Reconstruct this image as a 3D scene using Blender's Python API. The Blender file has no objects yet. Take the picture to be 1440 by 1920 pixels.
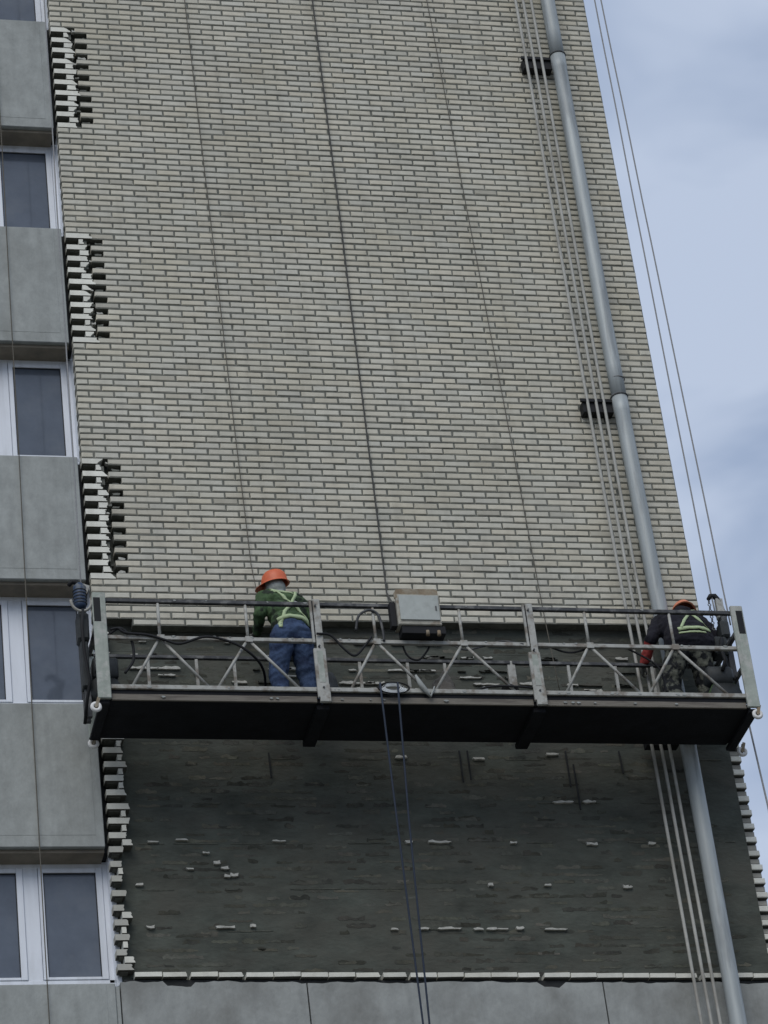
import bpy, bmesh, math, random
import numpy as np
from mathutils import Vector, Matrix, noise
from mathutils.bvhtree import BVHTree

random.seed(11)
scene = bpy.context.scene
COL = scene.collection
rad = math.radians

# ------------------------------------------------------------------ camera
cam_data = bpy.data.cameras.new('camera')
cam = bpy.data.objects.new('camera', cam_data)
COL.objects.link(cam)
yaw, pitch, roll = rad(15.9646), rad(32.186), rad(-7.4763)
fwd = Vector((math.sin(yaw)*math.cos(pitch), math.cos(yaw)*math.cos(pitch), math.sin(pitch)))
right0 = Vector((math.cos(yaw), -math.sin(yaw), 0)); up0 = right0.cross(fwd)
right = math.cos(roll)*right0 + math.sin(roll)*up0
up = -math.sin(roll)*right0 + math.cos(roll)*up0
M = Matrix((right, up, -fwd)).transposed().to_4x4()
M.translation = Vector((-4.5766, -26.6595, 1.60))
cam.matrix_world = M
cam_data.sensor_fit = 'HORIZONTAL'; cam_data.sensor_width = 36
cam_data.lens = 151.3
cam_data.clip_end = 3000
scene.camera = cam

# ------------------------------------------------------------------ world: overcast sky
SUN_EL, SUN_AZ = 44, 205        # azimuth clockwise from +y; the wall faces -y
world = bpy.data.worlds.new('World'); scene.world = world; world.use_nodes = True
wn = world.node_tree.nodes; wl = world.node_tree.links
wn.clear()
wout = wn.new('ShaderNodeOutputWorld'); bg = wn.new('ShaderNodeBackground')
sky = wn.new('ShaderNodeTexSky'); sky.sky_type = 'NISHITA'; sky.sun_disc = False
sky.sun_elevation = rad(SUN_EL); sky.sun_rotation = rad(SUN_AZ)
sky.air_density = 1.0; sky.dust_density = 2.5; sky.ozone_density = 1.5
tc = wn.new('ShaderNodeTexCoord')
mp = wn.new('ShaderNodeMapping'); mp.inputs['Scale'].default_value = (1, 1, 1.7)
mp.inputs['Rotation'].default_value = (0.25, 0.5, 0.9)
nz = wn.new('ShaderNodeTexNoise'); nz.inputs['Scale'].default_value = 9.0
nz.inputs['Detail'].default_value = 4; nz.inputs['Roughness'].default_value = 0.5
nz.inputs['Distortion'].default_value = 0.5
cr = wn.new('ShaderNodeValToRGB')
cr.color_ramp.elements[0].position = 0.33; cr.color_ramp.elements[0].color = (3.05, 3.95, 5.7, 1)
cr.color_ramp.elements[1].position = 0.60; cr.color_ramp.elements[1].color = (5.35, 6.2, 7.8, 1)
mix = wn.new('ShaderNodeMix'); mix.data_type = 'RGBA'; mix.inputs[0].default_value = 0.90
wl.new(tc.outputs['Generated'], mp.inputs['Vector']); wl.new(mp.outputs[0], nz.inputs['Vector'])
wl.new(nz.outputs['Fac'], cr.inputs[0])
wl.new(sky.outputs[0], mix.inputs[6]); wl.new(cr.outputs[0], mix.inputs[7])
wl.new(mix.outputs[2], bg.inputs['Color']); bg.inputs['Strength'].default_value = 0.10
wl.new(bg.outputs[0], wout.inputs['Surface'])

# ------------------------------------------------------------------ sun behind the cloud
sd = bpy.data.lights.new('sun', 'SUN'); sd.energy = 1.40; sd.angle = rad(40); sd.color = (1.0, 0.95, 0.87)
sun = bpy.data.objects.new('sun', sd); COL.objects.link(sun)
sdir = Vector((math.sin(rad(SUN_AZ))*math.cos(rad(SUN_EL)), math.cos(rad(SUN_AZ))*math.cos(rad(SUN_EL)), math.sin(rad(SUN_EL))))
sun.rotation_euler = sdir.to_track_quat('Z', 'Y').to_euler()
sun.location = (-20, -40, 60)
vs = scene.view_settings
vs.view_transform = 'Standard'; vs.look = 'None'; vs.exposure = 0.0; vs.gamma = 1.0
vs.use_curve_mapping = False

# ------------------------------------------------------------------ materials
MATS = {}
def mat(name, col, rough=0.8, var=0.12, scale=3.0, bump=0.0, bscale=40.0, metallic=0.0, spec=0.3,
        dark=None, dfac=0.0, dscale=1.2, stretch=(1, 1, 1), tint=False, coat=0.0, lo=0.5, hi=0.62, streak=0.0):
    """base colour with fine noise, optional second (stain) colour in blotches, noise bump"""
    m = bpy.data.materials.new(name); m.use_nodes = True
    n = m.node_tree.nodes; l = m.node_tree.links
    b = n['Principled BSDF']
    b.inputs['Roughness'].default_value = rough; b.inputs['Metallic'].default_value = metallic
    b.inputs['Specular IOR Level'].default_value = spec
    b.inputs['Coat Weight'].default_value = coat
    g = n.new('ShaderNodeNewGeometry')
    mpn = n.new('ShaderNodeMapping'); mpn.inputs['Scale'].default_value = stretch
    l.new(g.outputs['Position'], mpn.inputs['Vector'])
    nn = n.new('ShaderNodeTexNoise'); nn.inputs['Scale'].default_value = scale; nn.inputs['Detail'].default_value = 6
    nn.inputs['Roughness'].default_value = 0.65
    l.new(mpn.outputs[0], nn.inputs['Vector'])
    r = n.new('ShaderNodeMapRange'); r.inputs[1].default_value = 0.28; r.inputs[2].default_value = 0.72
    r.inputs[3].default_value = 1-var; r.inputs[4].default_value = 1+var
    l.new(nn.outputs['Fac'], r.inputs[0])
    mul = n.new('ShaderNodeMix'); mul.data_type = 'RGBA'; mul.blend_type = 'MULTIPLY'; mul.inputs[0].default_value = 1
    mul.inputs[6].default_value = (*col, 1)
    l.new(r.outputs[0], mul.inputs[7])
    out = mul.outputs[2]
    if dark is not None:
        n2 = n.new('ShaderNodeTexNoise'); n2.inputs['Scale'].default_value = dscale; n2.inputs['Detail'].default_value = 7
        n2.inputs['Roughness'].default_value = 0.6
        l.new(mpn.outputs[0], n2.inputs['Vector'])
        r2 = n.new('ShaderNodeMapRange'); r2.inputs[1].default_value = lo; r2.inputs[2].default_value = hi
        r2.inputs[3].default_value = 0; r2.inputs[4].default_value = dfac
        l.new(n2.outputs['Fac'], r2.inputs[0])
        mx = n.new('ShaderNodeMix'); mx.data_type = 'RGBA'
        l.new(r2.outputs[0], mx.inputs[0]); l.new(out, mx.inputs[6]); mx.inputs[7].default_value = (*dark, 1)
        out = mx.outputs[2]
    if streak > 0:                      # rain and dirt runs
        ms = n.new('ShaderNodeMapping'); ms.inputs['Scale'].default_value = (7, 7, 0.35); l.new(g.outputs['Position'], ms.inputs['Vector'])
        n4 = n.new('ShaderNodeTexNoise'); n4.inputs['Scale'].default_value = 1.3; n4.inputs['Detail'].default_value = 5; l.new(ms.outputs[0], n4.inputs['Vector'])
        r4 = n.new('ShaderNodeMapRange'); r4.inputs[1].default_value = .50; r4.inputs[2].default_value = .72
        r4.inputs[3].default_value = 1.0; r4.inputs[4].default_value = 1-streak; l.new(n4.outputs['Fac'], r4.inputs[0])
        m4 = n.new('ShaderNodeMix'); m4.data_type = 'RGBA'; m4.blend_type = 'MULTIPLY'; m4.inputs[0].default_value = 1
        l.new(out, m4.inputs[6]); l.new(r4.outputs[0], m4.inputs[7]); out = m4.outputs[2]
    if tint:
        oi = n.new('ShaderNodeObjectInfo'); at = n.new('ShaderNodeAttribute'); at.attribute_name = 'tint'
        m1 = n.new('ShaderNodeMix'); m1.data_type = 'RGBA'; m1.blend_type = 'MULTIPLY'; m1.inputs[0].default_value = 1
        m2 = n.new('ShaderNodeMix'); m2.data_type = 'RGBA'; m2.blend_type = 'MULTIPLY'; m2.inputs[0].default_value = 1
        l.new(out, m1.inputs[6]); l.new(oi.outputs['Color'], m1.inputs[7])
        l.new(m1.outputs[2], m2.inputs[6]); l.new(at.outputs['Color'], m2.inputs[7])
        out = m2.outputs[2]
    l.new(out, b.inputs['Base Color'])
    if bump > 0:
        n3 = n.new('ShaderNodeTexNoise'); n3.inputs['Scale'].default_value = bscale; n3.inputs['Detail'].default_value = 5
        l.new(mpn.outputs[0], n3.inputs['Vector'])
        bp = n.new('ShaderNodeBump'); bp.inputs['Strength'].default_value = bump; bp.inputs['Distance'].default_value = 0.01
        l.new(n3.outputs['Fac'], bp.inputs['Height']); l.new(bp.outputs[0], b.inputs['Normal'])
    MATS[name] = m
    return m

mat('brick', (0.550, 0.532, 0.455), 0.9, 0.10, 9, 0.3, 90, dark=(0.425, 0.400, 0.300), dfac=0.45, dscale=0.8, tint=True, lo=.46, hi=.72, streak=0.12)
mat('mortar', (0.145, 0.150, 0.131), 0.95, 0.35, 14, 0.5, 120, dark=(0.24, 0.238, 0.21), dfac=0.55, dscale=1.6, lo=.52, hi=.66)
mat('core', (0.074, 0.082, 0.070), 0.95, 0.40, 4, 0.7, 22, dark=(0.095, 0.092, 0.077), dfac=0.7, dscale=1.8, stretch=(0.7, 1, 1.5), lo=.42, hi=.70)
mat('smear', (0.070, 0.074, 0.064), 0.95, 0.35, 12, 0.7, 40, dark=(0.102, 0.099, 0.084), dfac=0.6, dscale=4.0, tint=True)
mat('chip', (0.46, 0.46, 0.42), 0.9, 0.25, 30, 0.5, 80)
mat('concrete', (0.325, 0.345, 0.334), 0.88, 0.17, 7, 0.35, 35, dark=(0.215, 0.226, 0.214), dfac=0.6, dscale=1.9, stretch=(1.1, 1, 0.75), lo=.48, hi=.74, streak=0.10)
mat('concrete_low', (0.305, 0.320, 0.310), 0.9, 0.22, 3.5, 0.5, 25, dark=(0.185, 0.188, 0.176), dfac=0.8, dscale=1.5, stretch=(1.1, 1, 0.8), lo=.44, hi=.66, streak=0.10)
mat('soffit', (0.235, 0.208, 0.165), 0.9, 0.25, 4, 0.3, 40, dark=(0.15, 0.135, 0.115), dfac=0.6, dscale=2.5)
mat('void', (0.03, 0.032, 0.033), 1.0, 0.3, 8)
mat('pvc', (0.74, 0.78, 0.84), 0.35, 0.05, 3, spec=0.5, dark=(0.5, 0.52, 0.54), dfac=0.35, dscale=2.0, stretch=(2, 1, .4), streak=0.15)
mat('glass', (0.092, 0.110, 0.140), 0.10, 0.15, 4.0, spec=0.55, dark=(0.140, 0.157, 0.178), dfac=0.6, dscale=2.6, stretch=(1, 1, 1), coat=0.3, lo=.48, hi=.75)
mat('seal', (0.02, 0.022, 0.025), 0.6, 0.1)
mat('galv', (0.37, 0.405, 0.41), 0.5, 0.10, 4, metallic=0.12, spec=0.4, dark=(0.22, 0.24, 0.25), dfac=0.6, dscale=2.5, stretch=(4, 4, .5), streak=0.22)
mat('rod', (0.40, 0.40, 0.37), 0.6, 0.2, 6, dark=(0.24, 0.23, 0.20), dfac=0.7, dscale=3)
mat('black', (0.012, 0.013, 0.015), 0.7, 0.2)
mat('rope_dark', (0.075, 0.075, 0.070), 0.9, 0.2, 60)
mat('rope_brown', (0.12, 0.112, 0.092), 0.9, 0.2, 60)
mat('rope_grey', (0.27, 0.275, 0.28), 0.7, 0.2, 60)
mat('rope_blue', (0.026, 0.036, 0.056), 0.8, 0.2, 60)
mat('steel_paint', (0.375, 0.38, 0.355), 0.6, 0.2, 9, 0.2, 60, dark=(0.15, 0.12, 0.09), dfac=0.75, dscale=7, lo=.49, hi=.62)
mat('post_paint', (0.33, 0.365, 0.325), 0.6, 0.18, 8, 0.2, 50, dark=(0.46, 0.46, 0.43), dfac=0.7, dscale=10, lo=.5, hi=.6, streak=0.35)
mat('rail_dark', (0.055, 0.058, 0.062), 0.55, 0.3, 10, dark=(0.25, 0.25, 0.24), dfac=0.5, dscale=7)
mat('deck', (0.009, 0.010, 0.013), 0.85, 0.4, 4, 0.3, 30)
mat('toe', (0.185, 0.170, 0.145), 0.85, 0.30, 5, 0.4, 40, dark=(0.09, 0.08, 0.07), dfac=0.75, dscale=5, stretch=(.3, 1, 3))
mat('roller', (0.72, 0.72, 0.70), 0.5, 0.15, 15)
mat('motor_blue', (0.030, 0.052, 0.100), 0.5, 0.3, 15, dark=(0.16, 0.17, 0.17), dfac=0.6, dscale=14)
mat('motor_dark', (0.035, 0.04, 0.042), 0.6, 0.3, 15)
mat('box_beige', (0.37, 0.36, 0.31), 0.7, 0.2, 12, 0.2, 40, dark=(0.20, 0.15, 0.10), dfac=0.6, dscale=9)
mat('box_grey', (0.40, 0.43, 0.41), 0.55, 0.10, 8, dark=(0.31, 0.33, 0.31), dfac=0.6, dscale=6)
mat('rust', (0.24, 0.19, 0.13), 0.9, 0.35, 10, 0.4, 50, dark=(0.36, 0.34, 0.28), dfac=0.6, dscale=6)
mat('orange', (0.62, 0.135, 0.055), 0.45, 0.10, 10, spec=0.4)
mat('orange_pale', (0.62, 0.22, 0.12), 0.5, 0.10, 10, spec=0.4)
mat('skin', (0.40, 0.25, 0.19), 0.6, 0.1, 20)
mat('hood_grey', (0.30, 0.32, 0.31), 0.95, 0.2, 20)
mat('jacket_green', (0.058, 0.100, 0.046), 0.95, 0.35, 14, 0.5, 60, dark=(0.020, 0.026, 0.02), dfac=0.9, dscale=8, lo=.49, hi=.56)
mat('jeans', (0.048, 0.078, 0.150), 0.95, 0.35, 12, 0.5, 80, dark=(0.022, 0.034, 0.075), dfac=0.8, dscale=7)
mat('jacket_navy', (0.013, 0.013, 0.019), 0.95, 0.3, 14, 0.5, 60)
mat('camo', (0.115, 0.120, 0.098), 0.95, 0.25, 14, 0.5, 60, dark=(0.016, 0.018, 0.02), dfac=1.0, dscale=11, lo=.46, hi=.52)
mat('glove', (0.10, 0.10, 0.09), 0.95, 0.2, 20)
mat('boot', (0.02, 0.018, 0.016), 0.7, 0.2, 20)
mat('strap', (0.40, 0.49, 0.29), 0.7, 0.15, 25)
mat('strap_red', (0.30, 0.045, 0.04), 0.8, 0.2, 20)
mat('white_cloth', (0.66, 0.69, 0.70), 0.9, 0.12, 20)
mat('ground', (0.16, 0.15, 0.13), 0.95, 0.25, 0.5, dark=(0.09, 0.10, 0.06), dfac=0.7, dscale=0.15)

# ------------------------------------------------------------------ mesh helpers
class MB:
    def __init__(s): s.v = []; s.f = []; s.t = []; s.c = []
    def add(s, vs, fs, tint=None):
        o = len(s.v); s.v += [tuple(v) for v in vs]
        for f in fs:
            s.f.append(tuple(i+o for i in f)); s.t.append(tint)
    def box(s, x0, x1, y0, y1, z0, z1, c=0.0, tint=None):
        if c <= 0:
            vs = [(x, y, z) for z in (z0, z1) for y in (y0, y1) for x in (x0, x1)]
            s.add(vs, [(0, 2, 3, 1), (4, 5, 7, 6), (0, 1, 5, 4), (2, 6, 7, 3), (0, 4, 6, 2), (1, 3, 7, 5)], tint); return
        bm = bmesh.new(); bmesh.ops.create_cube(bm, size=1)
        for v in bm.verts:
            v.co = Vector(((x0+x1)/2 + v.co.x*(x1-x0), (y0+y1)/2 + v.co.y*(y1-y0), (z0+z1)/2 + v.co.z*(z1-z0)))
        bmesh.ops.bevel(bm, geom=bm.edges[:], offset=c, segments=1, affect='EDGES')
        bm.verts.index_update()
        s.add([v.co for v in bm.verts], [[v.index for v in f.verts] for f in bm.faces], tint); bm.free()
    def prism(s, poly, y0, y1, tint=None):
        """polygon in xz (counter-clockwise seen from -y) extruded along y"""
        n = len(poly)
        vs = [(x, y0, z) for x, z in poly] + [(x, y1, z) for x, z in poly]
        fs = [tuple(range(n)), tuple(range(2*n-1, n-1, -1))] + [(i, i+n, (i+1) % n+n, (i+1) % n) for i in range(n)]
        s.add(vs, fs, tint)
    def tube(s, pts, r, n=8, caps=True):
        pts = [Vector(p) for p in pts]
        rs = r if isinstance(r, (list, tuple)) else [r]*len(pts)
        d0 = (pts[1]-pts[0]).normalized()
        a = Vector((0, 0, 1)) if abs(d0.z) < 0.9 else Vector((1, 0, 0))
        nx = d0.cross(a).normalized(); vs = []
        for i, p in enumerate(pts):
            d = (pts[min(i+1, len(pts)-1)]-pts[max(i-1, 0)]).normalized()
            nx = (nx - d*nx.dot(d)).normalized(); ny = d.cross(nx)
            for k in range(n):
                t = 2*math.pi*k/n
                vs.append(p + (nx*math.cos(t)+ny*math.sin(t))*rs[i])
        fs = [(i*n+k, i*n+(k+1) % n, (i+1)*n+(k+1) % n, (i+1)*n+k) for i in range(len(pts)-1) for k in range(n)]
        if caps:
            fs += [tuple(range(n-1, -1, -1)), tuple(range((len(pts)-1)*n, len(pts)*n))]
        s.add(vs, fs)
    def bar(s, a, b, w, d, upv=(0, 1, 0)):
        """rectangular bar from a to b; w across, d along upv"""
        a, b = Vector(a), Vector(b); t = (b-a).normalized(); u = Vector(upv); u = (u-t*u.dot(t)).normalized(); q = t.cross(u)
        vs = []
        for p in (a, b):
            for su, sq in ((-1, -1), (1, -1), (1, 1), (-1, 1)): vs.append(p + u*su*d/2 + q*sq*w/2)
        s.add(vs, [(3, 2, 1, 0), (4, 5, 6, 7), (0, 1, 5, 4), (1, 2, 6, 5), (2, 3, 7, 6), (3, 0, 4, 7)])
    def ring(s, c, R, r, axis='y', n=20, m=8, squash=1.0):
        vs = []; c = Vector(c)
        for i in range(n):
            t = 2*math.pi*i/n
            for j in range(m):
                q = 2*math.pi*j/m
                a, b, h = (R+r*math.cos(q))*math.cos(t), (R+r*math.cos(q))*math.sin(t)*squash, r*math.sin(q)
                vs.append(c + (Vector((a, h, b)) if axis == 'y' else Vector((h, a, b)) if axis == 'x' else Vector((a, b, h))))
        s.add(vs, [(i*m+j, ((i+1) % n)*m+j, ((i+1) % n)*m+(j+1) % m, i*m+(j+1) % m) for i in range(n) for j in range(m)])
    def mesh(s, name, m, smooth=False):
        me = bpy.data.meshes.new(name); me.from_pydata(s.v, [], s.f)
        bm = bmesh.new(); bm.from_mesh(me); bmesh.ops.recalc_face_normals(bm, faces=bm.faces[:]); bm.to_mesh(me); bm.free()
        me.materials.append(MATS[m])
        if any(t is not None for t in s.t):
            at = me.attributes.new('tint', 'FLOAT_COLOR', 'FACE')
            for i, t in enumerate(s.t): at.data[i].color = (*(t or (1, 1, 1)), 1)
        elif m in ('brick', 'smear'):
            at = me.attributes.new('tint', 'FLOAT_COLOR', 'FACE')
            for d in at.data: d.color = (1, 1, 1, 1)
        if smooth:
            for p in me.polygons: p.use_smooth = True
        return me
    def build(s, name, m, parent=None, smooth=False):
        return link(name, s.mesh(name, m, smooth), parent)

def link(name, me, parent=None, loc=None):
    o = bpy.data.objects.new(name, me); COL.objects.link(o)
    if parent is not None: o.parent = parent
    if loc is not None: o.location = loc
    return o
def tag(o, label, cat, group=None):
    o['label'] = label; o['category'] = cat
    if group: o['group'] = group
    return o
def empty(name, loc=(0, 0, 0), rot=(0, 0, 0)):
    o = bpy.data.objects.new(name, None); COL.objects.link(o); o.location = loc; o.rotation_euler = rot
    o.empty_display_size = 0.2
    return o
U = random.uniform

# ------------------------------------------------------------------ ground
g = MB(); g.add([(-900, -900, 0), (900, -900, 0), (900, 900, 0), (-900, 900, 0)], [(0, 1, 2, 3)])
go = g.build('ground', 'ground'); go['kind'] = 'structure'

# ================================================================== BUILDING
bld = empty('apartment_building', (0, 0, 0))
tag(bld, 'grey apartment block end wall with half stripped pale brick facing and concrete bay', 'building')
P, R, ZR = 0.26, 0.075, 20.94          # brick pitch, course pitch, reference course
BH, BL, HL = 0.0605, 0.2435, 0.115       # brick height, stretcher, half
TOP = 27.3
WALL_R = 6.236
K_LOW = 42                              # lowest complete course; below it the facing is stripped
SILL = [13.885, 16.80, 19.64, 22.53, 25.395, 28.26]
HEAD = [15.27, 18.19, 21.05, 23.89, 26.75]      # undersides of the parapet panels

# structural wall behind the facing
b = MB(); b.box(0.05, 6.315, 0.125, 9, 0.3, 17.45); b.build('stripped_wall', 'core', bld)
b = MB(); b.box(0.05, 6.19, 0.125, 9, 17.452, 30); b.build('core_wall', 'core', bld)

# concrete of the storey below, three cast panels with open seams, torn mortar along the top
def ledge_z(x): return 13.955 - 0.0165*x
seams = [-0.0, 1.735, 4.575, 6.33]
for i in range(3):
    x0, x1 = seams[i]+0.007, seams[i+1]-0.007
    n = 40; pts = [(x0, 0.2), (x1, 0.2)]
    for k in range(n+1):
        x = x1+(x0-x1)*k/n
        d = 0.055 + 0.022*noise.noise(Vector((x*3.1, 4.2, 0))) + 0.018*noise.noise(Vector((x*11, 1.2, 0)))
        if abs(x-4.07) < .10 or abs(x-0.55) < .12: d += 0.05
        pts.append((x, ledge_z(x)-d))
    b = MB(); b.prism(pts, 0.012, 0.124); b.build('concrete_panel', 'concrete_low', bld)
b = MB(); b.prism([(0.05, 13.5), (6.33, 13.4), (6.33, ledge_z(6.33)-.016), (0.05, ledge_z(0.05)-.016)], 0.05, 0.124)
b.build('mortar_bed', 'void', bld)

# ---- brick meshes
def brick_mesh(name, L, H=BH, c=0.008, D=0.115, jit=0.0025, rnd=0):
    r = random.Random(rnd); j = lambda: r.uniform(-jit, jit)
    out = [(0, 0), (L, 0), (L, H), (0, H)]; ins = [(c, c), (L-c, c), (L-c, H-c), (c, H-c)]
    out = [(x+j(), z+j()) for x, z in out]; ins = [(x+j()*1.5, z+j()) for x, z in ins]
    vs = [(x, D, z) for x, z in out] + [(x, c*0.9, z) for x, z in out] + [(x, 0, z) for x, z in ins]
    fs = [(3, 2, 1, 0), (8, 9, 10, 11)]
    for i in range(4):
        k = (i+1) % 4
        fs += [(i, k, 4+k, 4+i), (4+i, 4+k, 8+k, 8+i)]
    return vs, fs
def broken_mesh(L, H=BH, D=0.115, rnd=0, amp=0.045):
    """brick knocked off at its right end"""
    r = random.Random(rnd); n = 5
    e0, e1, jt = r.uniform(-amp, amp*.5), r.uniform(-amp, amp*.5), amp*.22
    poly = [(0.001, 0), ] + [(L + e0+(e1-e0)*(k/(n-1))**r.uniform(.5, 2) + r.uniform(-jt, jt), H*k/(n-1)) for k in range(n)] + [(0, H)]
    poly[1] = (poly[1][0], 0); poly[-2] = (poly[-2][0], H)
    m = MB(); m.prism(poly, 0, D); return m.v, m.f
STR = [brick_mesh('s', BL, rnd=i) for i in range(10)]
HLF = [brick_mesh('h', HL, rnd=20+i) for i in range(6)]
BRK = [broken_mesh(U(.19, .25), rnd=40+i, amp=.05) for i in range(18)]
BRH = [broken_mesh(U(.065, .12), rnd=60+i, amp=.045) for i in range(18)]
BRS = [broken_mesh(U(.165, .215), rnd=100+i, amp=.022) for i in range(12)]
BRW = [broken_mesh(U(.10, .15), rnd=140+i, amp=.03) for i in range(10)]
BRC = [broken_mesh(U(.04, .085), rnd=120+i, amp=.02) for i in range(10)]
ENDH = [brick_mesh('e', 0.119, rnd=80+i) for i in range(4)]
KINDS = {'s': STR, 'h': HLF, 'b': BRK, 'c': BRH, 'e': ENDH, 'r': BRS, 'q': BRC, 'w': BRW, 'l': [brick_mesh('l', .249, H=.047, c=.003, rnd=160+i) for i in range(6)], 'm': [broken_mesh(.22, H=.045, rnd=170+i, amp=.03) for i in range(6)]}
_shared = {}
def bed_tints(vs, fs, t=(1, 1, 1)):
    """bed faces of a brick get a much darker tint than its front and ends"""
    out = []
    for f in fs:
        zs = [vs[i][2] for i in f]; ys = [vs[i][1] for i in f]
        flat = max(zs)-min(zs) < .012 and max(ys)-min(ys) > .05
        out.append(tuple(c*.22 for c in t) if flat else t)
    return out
def shared(kind, i):
    key = (kind, i)
    if key not in _shared:
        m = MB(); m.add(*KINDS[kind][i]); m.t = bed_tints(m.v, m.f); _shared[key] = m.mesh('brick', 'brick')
    return _shared[key]

def wall_tint(x, z):
    v = U(0.92, 1.06)*(1 + 0.08*noise.noise(Vector((x*.8, z*.5, 3))))
    h = U(-.02, .03)
    if random.random() < .03: v *= U(.78, .88)
    return (v*(1+h), v*(1+h*.2), v*(1-h))
def white_tint():
    v = U(1.30, 1.55); return (v*.97, v, v*1.05)

items = []     # (kind, idx, x, y, z, tint, size rank)
mort = MB()
def put(kind, x, z, tint, y=0.0, rank=0):
    items.append((kind, random.randrange(len(KINDS[kind])), x + U(-.003, .003), y + U(-.002, .0025), z + U(-.0022, .0022), tint, rank))
def bed(x0, x1, zc, y=0.008, y1=0.124):
    mort.box(x0, x1, y + U(-.002, .003), y1, zc-R/2+0.0005, zc+R/2-0.0005)

tooth_rows = set()
for first in (-58, -20, 18): tooth_rows |= set(range(first, first+19))
tooth_rows |= {-96+i for i in range(19)}
frag = []
kmin = -int((TOP-ZR)/R)
for k in range(kmin, K_LOW+2):
    zc = ZR - k*R; zb = zc - BH/2; A = (k % 2 == 0)
    rank = k                                # lower courses are nearer and show larger
    if k == K_LOW+1:                        # ragged last course, only a stretch of it is left
        for j in range(24):
            x = 0.13 + j*P
            if 0.25 < x < 2.0 and random.random() < .75: put('s', x, zb, wall_tint(x, zc), rank=rank); bed(x-.01, x+BL+.01, zc)
        continue
    if k in tooth_rows:
        if A:
            put('b', 0.0, zb, white_tint(), rank=200); bed(0.01, 0.19, zc, 0.03)
            start = 1
            xs = [j*P for j in range(1, 24)]
        else:
            put('c', 0.135, zb, white_tint(), rank=200); bed(0.14, 0.22, zc, 0.03)
            if random.random() < .75: frag.append((0.27+U(0, .03), zb, U(.05, .09)))
            xs = [0.13 + j*P for j in range(1, 23)]
    else:
        if A: xs = [j*P for j in range(24)]
        else:
            put('h', 0.0, zb, wall_tint(0, zc), rank=rank-20)
            xs = [0.13 + j*P for j in range(23)]
    for x in xs: put('s', x, zb, wall_tint(x, zc), rank=rank)
    if not A: put('e', 0.13 + 23*P, zb, wall_tint(6, zc), rank=rank-20)
    bed(xs[0] + (0.002 if k in tooth_rows else -0.003 if A else -.125), WALL_R-.006, zc)

# strip of broken bricks left beside the bay where the facing has been knocked off
for k in range(K_LOW+2, 94):
    zc = ZR - k*R; zb = zc - BH/2
    t = white_tint(); t = tuple(c*.82 for c in t)
    inwin = (15.27 > zc > 13.9) or (18.19 > zc > 16.8)
    if k % 2 == 0:
        put('w' if inwin else 'r', -.012 if inwin else 0.0, zb, tuple(c*(.70 if inwin else 1) for c in t), rank=190); bed(0.02, 0.09 if inwin else 0.14, zc, 0.035)
    elif random.random() < (.35 if inwin else .85):
        put('q', (.05 if inwin else 0.115) + U(0, .02), zb, t, rank=190)
# the one course that still sits on the ledge
for j in range(24):
    x = 0.145 + j*P*0.993
    kind = 'm' if (abs(x-2.24) < .14 or random.random() < .2) else 'l'
    t = white_tint()
    put(kind, x, ledge_z(x) - 0.006, tuple(c*.88 for c in t), y=0.004, rank=195)
# side-wall facing seen end-on past the stripped corner
for k in range(48, 100):
    zc = ZR - k*R + 0.0; zb = zc - BH/2
    if k % 2 == 0: put('e', 6.317, zb, tuple(c*.95 for c in white_tint()), y=0.135, rank=150)
    else: put('e', 6.312, zb, (.62, .63, .66), y=0.175, rank=-500)

items.sort(key=lambda t: -t[6])
rest = MB()
for n_, (kind, i, x, y, z, t, rk) in enumerate(items):
    if n_ < 300:
        o = link('brick', shared(kind, i), bld, (x, y, z)); o.color = (*t, 1)
    else:
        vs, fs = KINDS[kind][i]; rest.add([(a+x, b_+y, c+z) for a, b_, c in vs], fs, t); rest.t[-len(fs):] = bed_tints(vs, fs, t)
ro = rest.build('brickwork', 'brick', bld); ro['kind'] = 'stuff'
ro['label'] = 'pale stretcher bond facing bricks of the upper wall'
mo = mort.build('mortar', 'mortar', bld); mo['kind'] = 'stuff'

# brick fragments in the toothing pockets
def jag(x, z, w, h):
    """ragged block outline: straight bed edges, torn ends"""
    n = max(2, int(w/.035)); lo = [(x + w*k/n + U(-.3, .3)*w/n, z + h*U(0, .25)) for k in range(n+1)]
    hi = [(x + w*k/n + U(-.3, .3)*w/n, z + h*U(.45, 1.0)) for k in range(n, -1, -1)]
    return lo + [(x + w*U(.95, 1.12), z + h*.5)] + hi + [(x - w*U(-.05, .12), z + h*.45)]
def fragment(x, y, z, w, h, d, m='chip', name='brick_fragment'):
    poly = jag(x, z, w, h)
    q = MB(); q.prism(poly, y, y+d); return q.build(name, m, bld)
for (x, z, w) in frag: fragment(x, U(.012, .05), z+U(0, .012), w, U(.022, .045), .05, random.choice(['mortar', 'mortar', 'chip']))
for first in (-58, -20, 18):
    for k in range(first, first+19):
        if random.random() < .6: fragment(U(.20, .235), U(.0, .04), ZR-k*R-.03+U(0, .02), U(.02, .05), U(.02, .05), .05, random.choice(['chip', 'mortar', 'smear']))
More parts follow.
